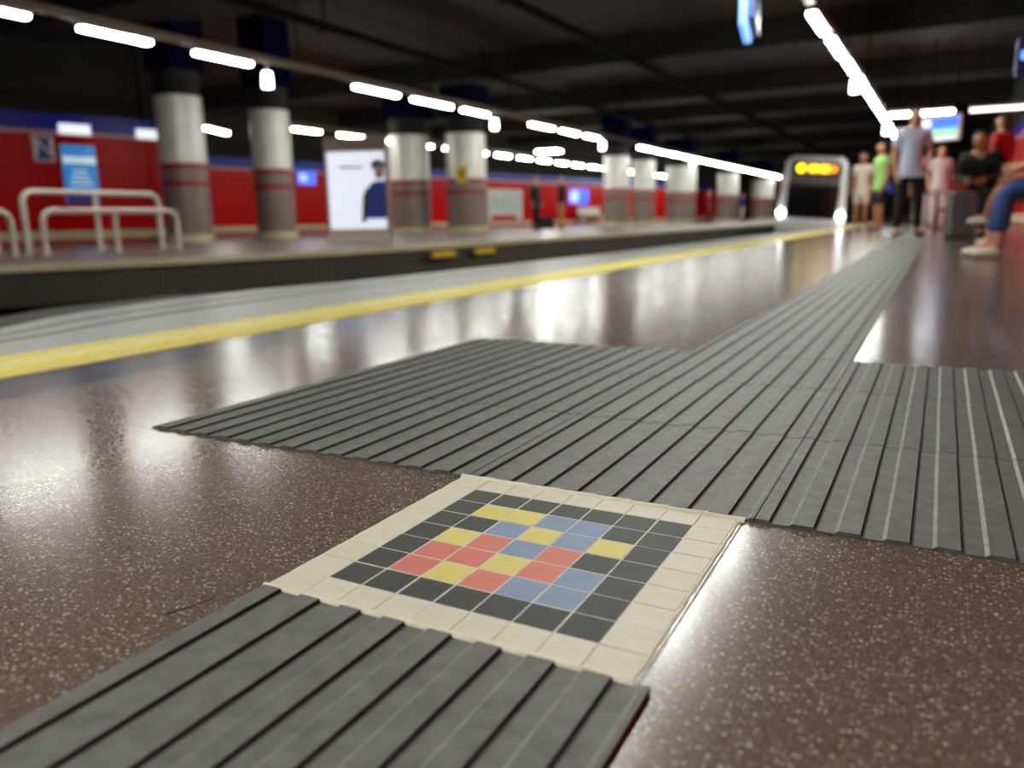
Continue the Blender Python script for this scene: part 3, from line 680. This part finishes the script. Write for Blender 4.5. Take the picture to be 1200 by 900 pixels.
def person(lab, loc, rz, pose=STAND, scale=1., over=None, skin='skin', hair='hair', hairlen=0, garments=(), shoes='shoe_dark', group=None, mask=None):
    J = dict(pose); J.update(over or {}); t = thing('person', lab, 'person', loc, rz, group); t.scale = (scale,)*3
    nodes = {k: V3(v) for k, v in J.items()}; rad = dict(RB); E = list(BE)
    up = (nodes['crown']-nodes['jaw']).normalized(); fw = V3((0,1,0)); fw = (fw - up*fw.dot(up)).normalized(); rt = fw.cross(up)
    nodes['nose'] = nodes['head'] + fw*.108 - up*.02; rad['nose'] = .013; E.append(('head','nose'))
    for s_, sg_ in (('L',-1),('R',1)):
        nodes['ear'+s_] = nodes['head'] + rt*sg_*.088 - up*.015; rad['ear'+s_] = .014; E.append(('head','ear'+s_))
        h = nodes['ha'+s_]; d = (h - nodes['wr'+s_]).normalized(); sd = d.cross(V3((sg_,0,.2))).normalized(); pn = d.cross(sd)
        for f, (o_, l_) in enumerate(((-.026,.062),(-.009,.074),(.008,.07),(.024,.055))):
            a, c = 'f%d%s'%(f,s_), 'g%d%s'%(f,s_)
            nodes[a] = h + d*.05 + sd*o_*1.2; nodes[c] = h + d*(.05+l_*.75) + sd*o_*1.3 - V3((sg_,0,0))*.018
            rad[a] = .0095; rad[c] = .0075; E += [('ha'+s_,a),(a,c)]
        nodes['th'+s_] = h + d*.012 - sd*.045; nodes['ti'+s_] = h + d*.048 - sd*.058; rad['th'+s_] = .011; rad['ti'+s_] = .008; E += [('ha'+s_,'th'+s_),('th'+s_,'ti'+s_)]
    me = skin_mesh(nodes, E, rad); me.materials.clear(); me.materials.append(M[skin]); me.materials.append(M['eye']); me.materials.append(M['lips'])
    bm = bmesh.new(); bm.from_mesh(me)
    def blob(c, r, mi, sc):
        ret = bmesh.ops.create_icosphere(bm, subdivisions=1, radius=r, matrix=Matrix.Translation(c) @ Matrix.Diagonal((*sc,1)))
        for f in {f for v in ret['verts'] for f in v.link_faces}: f.material_index = mi; f.smooth = True
    for sg_ in (-1,1): blob(nodes['head'] + fw*.083 + rt*sg_*.032 + up*.006, .011, 1, (1,.6,.8))
    blob(nodes['jaw'] + fw*.06 + up*.015, .02, 2, (1,.4,.35))
    bm.to_mesh(me); bm.free()
    link('body', me, t)
    # hair: cap over the skull, longer at the back if hairlen
    hn = dict(a=nodes['head']+fw*.03+up*.065, b=nodes['crown']-fw*.02+up*.012, c=nodes['head']-fw*.045+up*.01); hr = dict(a=(.066,.04), b=(.082,.06), c=(.084,.07)); he = [('a','b'),('b','c')]
    if hairlen: hn['d'] = nodes['neck'] - fw*.06 - up*hairlen; hr['d'] = (.075,.035); he.append(('c','d'))
    hm = skin_mesh(hn, he, hr, 2); hm.materials.clear(); hm.materials.append(M[hair]); link('hair', hm, t)
    if mask:
        mm = skin_mesh(dict(a=nodes['jaw']+fw*.035+up*.03, b=nodes['jaw']+fw*.04-up*.012), [('a','b')], dict(a=(.062,.05),b=(.05,.045)), 2)
        mm.materials.clear(); mm.materials.append(M[mask]); link('face_mask', mm, t)
    lerp = lambda a, c, k: nodes[a].lerp(nodes[c], k)
    for g in garments:
        kind, m_ = g[0], g[1]; L_ = g[2] if len(g) > 2 else 1.
        n_, r_, e_ = {}, {}, []
        if kind == 'top':          # L_: sleeve 0..2 (1 = elbow)
            for k in ('pelvis','spine','chest','upchest'): n_[k] = nodes[k]
            n_['pelvis'] = nodes['pelvis'].lerp(nodes['spine'],.1)
            n_['hem'] = nodes['pelvis'] - (nodes['spine']-nodes['pelvis']).normalized()*.055; r_['hem'] = (.165,.125); e_.append(('pelvis','hem'))
            n_['col'] = lerp('upchest','neck',.55); r_.update(pelvis=(.165,.125), spine=(.155,.12), chest=(.172,.125), upchest=(.13,.105), col=.066)
            e_ += [('pelvis','spine'),('spine','chest'),('chest','upchest'),('upchest','col')]
            for s_ in 'LR':
                n_['sh'+s_] = nodes['sh'+s_]; r_['sh'+s_] = .082; e_.append(('upchest','sh'+s_))
                n_['m'+s_] = lerp('sh'+s_,'el'+s_,min(L_,1)); r_['m'+s_] = .064; e_.append(('sh'+s_,'m'+s_))
                if L_ > 1: n_['w'+s_] = lerp('el'+s_,'wr'+s_,L_-1); r_['w'+s_] = .046; e_.append(('m'+s_,'w'+s_))
        elif kind == 'trousers':   # L_: 1 knee, 2 ankle
            n_['pelvis'] = nodes['pelvis'].lerp(nodes['spine'],.25); r_['pelvis'] = (.15,.115)
            n_['p2'] = nodes['pelvis'].lerp(nodes['spine'],-.1); r_['p2'] = (.155,.12); e_.append(('pelvis','p2'))
            for s_ in 'LR':
                n_['hi'+s_] = nodes['hi'+s_]; r_['hi'+s_] = .105; e_.append(('p2','hi'+s_))
                n_['kn'+s_] = lerp('hi'+s_,'kn'+s_,min(L_,1)); r_['kn'+s_] = .074 if L_ >= 1 else .09; e_.append(('hi'+s_,'kn'+s_))
                if L_ > 1: n_['an'+s_] = lerp('kn'+s_,'an'+s_,(L_-1)*.95); r_['an'+s_] = .056; e_.append(('kn'+s_,'an'+s_))
        elif kind == 'skirt':
            kn = (nodes['knL']+nodes['knR'])/2
            n_ = dict(a=nodes['spine'], b=nodes['pelvis'], c=nodes['pelvis'].lerp(kn,.5*L_), d=nodes['pelvis'].lerp(kn,L_)); r_ = dict(a=(.14,.11), b=(.175,.14), c=(.2,.17), d=(.225,.19)); e_ = [('a','b'),('b','c'),('c','d')]
        gm = skin_mesh(n_, e_, r_, 2); gm.materials.clear(); gm.materials.append(M[m_])
        link(dict(top='shirt', trousers='trousers', skirt='skirt')[kind], gm, t)
    for s_ in 'LR':
        a, o_ = nodes['an'+s_], nodes['to'+s_]; d = (o_-a); d.z = 0 if abs(a.z-.09) < .06 else d.z; d.normalize()
        sm_ = skin_mesh(dict(h=V3((a.x,a.y,a.z-.035))-d*.03, m=(a*.4+o_*.6)-V3((0,0,.012)), t=o_+d*.03-V3((0,0,.002))), [('h','m'),('m','t')], dict(h=(.046,.046),m=(.05,.04),t=(.042,.03)), 2)
        sm_.materials.clear(); sm_.materials.append(M[shoes]); link('shoe', sm_, t)
    return t
# near platform, right of the train
person('tall person in pale blue shirt, black trousers and face mask, on the ribbed strip', (.05,13.3,0), math.radians(-155), scale=1.09, skin='skin', hair='hair',
       over=dict(crown=(0,.0,1.71), elL=(-.3,-.08,1.18), wrL=(-.2,.06,1.0), haL=(-.16,.1,.97), knL=(-.13,.02,.5), anL=(-.16,-.02,.09), toL=(-.18,.13,.035), knR=(.12,.03,.5), anR=(.14,.0,.09), toR=(.16,.15,.035)),
       garments=(('top','shirt_blue',.75),('trousers','trousers_black',2)), mask='mask_blue')
person('person in a green top and dark shorts, left of the tall person', (-.66,18.0,0), math.radians(120), scale=1.02, hair='hair', hairlen=.05, skin='skin_tan',
       garments=(('trousers','navy_cloth',1.),('top','green',.5)), shoes='shoe_dark')
person('person in a cream top beside the train front', (-1.2,20.4,0), math.radians(170), scale=1.0, hair='hair', skin='skin_tan', garments=(('trousers','cream_cloth',.9),('top','cream_cloth',.6)), shoes='shoe_white')
person('person in pale pink clothes behind the tall person', (.42,18.6,0), math.radians(200), scale=.98, hair='hair_dark', hairlen=.12, garments=(('trousers','pink_cloth',2),('top','pink_cloth',.6)), shoes='maroon')
person('person in white trousers and dark top, far behind the tall person', (.05,20.8,0), math.radians(10), scale=.98, hair='hair_dark', garments=(('trousers','white_cloth',2),('top','navy_cloth',1.4)), shoes='shoe_white')
bag = thing('shoulder_bag', 'blue bag hanging at the side of the green clad person', 'bag', (-.33,17.7,.86), .5)
b = MB(); b.bbox(-.17,-.07,-.1,.17,.07,.14,.03); b.build('pouch', M['bag_blue'], bag)
b = MB(); b.bbox(-.16,-.085,.02,.16,-.06,.13,.01); b.build('flap', M['navy_cloth'], bag)
b = MB(); b.tube([(-.15,0,.12),(-.12,.02,.35),(-.02,.05,.52),(.1,.03,.36),(.15,0,.12)], .012, 8); b.build('strap', M['navy_cloth'], bag)
# seated people along the right-hand wall
def bench(x, y, rz, h, lab):
    t = thing('bench', lab, 'bench', (x,y,0), rz, 'red benches of the near platform')     # local: back towards -Y, length along X
    b = MB(); b.bbox(-h,-.24,.375,h,.22,.42,.018); b.build('seat', M['bench_red'], t)
    b = MB(); b.bbox(-h,-.31,.46,h,-.26,.85,.018); b.build('backrest', M['bench_red'], t)
    for q in (-h+.2,h-.2):
        b = MB(); b.bbox(q-.03,-.1,0,q+.03,.02,.39,.01); b.bbox(q-.03,-.29,.36,q+.03,.18,.39,.005); b.bbox(q-.03,-.31,.36,q+.03,-.26,.6,.004); b.bbox(q-.05,-.2,0,q+.05,.14,.015,.004); b.build('leg', M['case_dark'], t)
    return t
bench(1.52,8.0,math.radians(90),1.6,'red bench under the two seated people with crossed and bare ankles')
bench(.98,12.65,math.radians(165),.5,'red bench under the black clad seated person')
LEFT = math.radians(90)       # facing -X
person('seated person in black with head bowed, behind the grey suitcase', (.98,12.6,0), math.radians(168), pose=SIT, hair='hair_dark', skin='skin_tan',
       over=dict(chest=(0,.09,.9), upchest=(0,.15,1.02), neck=(0,.2,1.09), jaw=(0,.265,1.14), head=(0,.275,1.215), crown=(0,.27,1.28), shL=(-.19,.15,1.0), shR=(.19,.15,1.0), wrL=(-.1,.42,.72), haL=(-.08,.47,.71), wrR=(.1,.42,.72), haR=(.08,.47,.71)),
       garments=(('trousers','black_cloth',2),('top','black_cloth',2)), shoes='shoe_dark', scale=1.09)
person('person in a red dress standing behind the seated people', (1.24,13.75,0), math.radians(60), hair='hair', hairlen=.1, scale=1.02, skin='skin', garments=(('skirt','red_cloth',.95),('top','red_cloth',.8)), shoes='shoe_dark',
       over=dict(elL=(-.24,.02,1.16), wrL=(-.12,.22,1.2), haL=(-.09,.27,1.23)))
person('seated person in tan shorts with legs crossed and white shoes', (1.50,9.25,0), LEFT, pose=SIT, hair='hair', skin='skin_tan',
       over=dict(knL=(-.02,.47,.6), anL=(.12,.56,.30), toL=(.13,.70,.27), knR=(.08,.47,.54), anR=(.1,.44,.1), toR=(.1,.6,.04)),
       garments=(('trousers','tan_cloth',.8),('top','cream_cloth',.7)), shoes='shoe_white')
person('seated person in blue jeans and white top at the right edge of the photo', (1.40,6.8,0), LEFT, pose=SIT, hair='hair_dark', skin='skin',
       over=dict(knL=(-.12,.44,.53), anL=(-.12,.47,.1), toL=(-.13,.62,.04), knR=(.1,.44,.53), anR=(.08,.52,.1), toR=(.08,.68,.04), elL=(-.26,.2,.78)),
       garments=(('top','white_cloth',.9),('trousers','denim',1.85)), shoes='shoe_white')
# suitcase
sc_ = thing('suitcase', 'upright grey suitcase standing in front of the black clad seated person', 'suitcase', (.74,11.45,0), .35)
b = MB(); b.bbox(-.155,-.11,.05,.155,.11,.62,.035,seg=3); b.build('shell', M['case'], sc_)
b = MB(); b.bbox(-.158,-.012,.06,.158,.012,.623,.004); b.build('zip_seam', M['case_dark'], sc_)
b = MB(); b.tube([(-.08,.08,.6),(-.08,.08,.78),(.08,.08,.78),(.08,.08,.6)], .012, 8); b.build('handle', M['case_dark'], sc_)
for x in (-.12,.12):
    for y in (-.085,.085):
        b = MB(); b.tube([(x-.015,y,.027),(x+.015,y,.027)], .027, 14); b.box(x-.01,y-.01,.03,x+.01,y+.01,.06); b.build('wheel', M['case_dark'], sc_)
# far platform passengers
person('passenger in a dark jacket on the opposite platform, left of the dark suitcase', (-11.55,23.9,0), math.radians(-100), hair='maroon', scale=1.0, garments=(('trousers','black_cloth',2),('top','black_cloth',2)))
person('grey haired passenger in a dark jacket, right of the dark suitcase', (-10.78,24.3,0), math.radians(130), hair='grey_hair', scale=1.0, garments=(('trousers','tan_cloth',2),('top','black_cloth',2)))
s2 = thing('suitcase', 'dark suitcase between the two passengers across the tracks', 'suitcase', (-11.16,23.9,0), .4)
b = MB(); b.bbox(-.27,-.14,.05,.27,.14,.42,.04); b.build('shell', M['black_cloth'], s2)
b = MB(); b.tube([(-.1,0,.41),(-.1,0,.48),(.1,0,.48),(.1,0,.41)], .012, 8); b.build('handle', M['case_dark'], s2)
for x in (-.2,.2):
    b = MB(); b.tube([(x,-.12,.027),(x,.12,.027)], .027, 12); b.box(x-.012,-.1,.03,x+.012,.1,.06); b.build('wheel', M['case_dark'], s2)
person('distant passenger in dark red on the opposite platform, nearer of two', (-10.95,44.3,0), math.radians(-90), hair='hair_dark', garments=(('trousers','maroon',2),('top','maroon',2)))
person('distant passenger in a blue top and pale trousers near the train', (-10.4,50.2,0), math.radians(-60), hair='hair_dark', garments=(('trousers','cream_cloth',2),('top','bag_blue',1.6)))

# ------------------------------------------------------------------ world, camera, view
w = bpy.data.worlds.new('world'); scn.world = w; w.use_nodes = True
w.node_tree.nodes['Background'].inputs[0].default_value = (0,0,0,1); w.node_tree.nodes['Background'].inputs[1].default_value = 0
cam = bpy.data.cameras.new('camera'); co = bpy.data.objects.new('camera', cam); COL.objects.link(co); scn.camera = co
yaw, pitch, roll = -4.91223428e-01, -2.04220865e-01, -1.70735244e-02
fwd = Vector((math.sin(yaw)*math.cos(pitch), math.cos(yaw)*math.cos(pitch), math.sin(pitch)))
rt = Vector((math.cos(yaw), -math.sin(yaw), 0)); upv = rt.cross(fwd)
r_ = rt*math.cos(roll) + upv*math.sin(roll); u_ = upv*math.cos(roll) - rt*math.sin(roll)
co.matrix_world = Matrix(((r_.x,u_.x,-fwd.x,.539864),(r_.y,u_.y,-fwd.y,-.592983),(r_.z,u_.z,-fwd.z,.366358),(0,0,0,1)))
cam.sensor_fit = 'HORIZONTAL'; cam.sensor_width = 36; cam.lens = 931.183/1200*36; cam.clip_start = .02; cam.clip_end = 300
cam.dof.use_dof = True; cam.dof.focus_distance = 1.0; cam.dof.aperture_fstop = cam.lens/1000/.0095
vs_ = scn.view_settings; vs_.view_transform = 'Standard'; vs_.look = 'None'; vs_.gamma = 1; vs_.use_curve_mapping = False; vs_.exposure = 0.68
cy = scn.cycles; cy.use_denoising = True; cy.max_bounces = 6; cy.diffuse_bounces = 4; cy.glossy_bounces = 4; cy.sample_clamp_indirect = 6; cy.caustics_reflective = False; cy.caustics_refractive = False
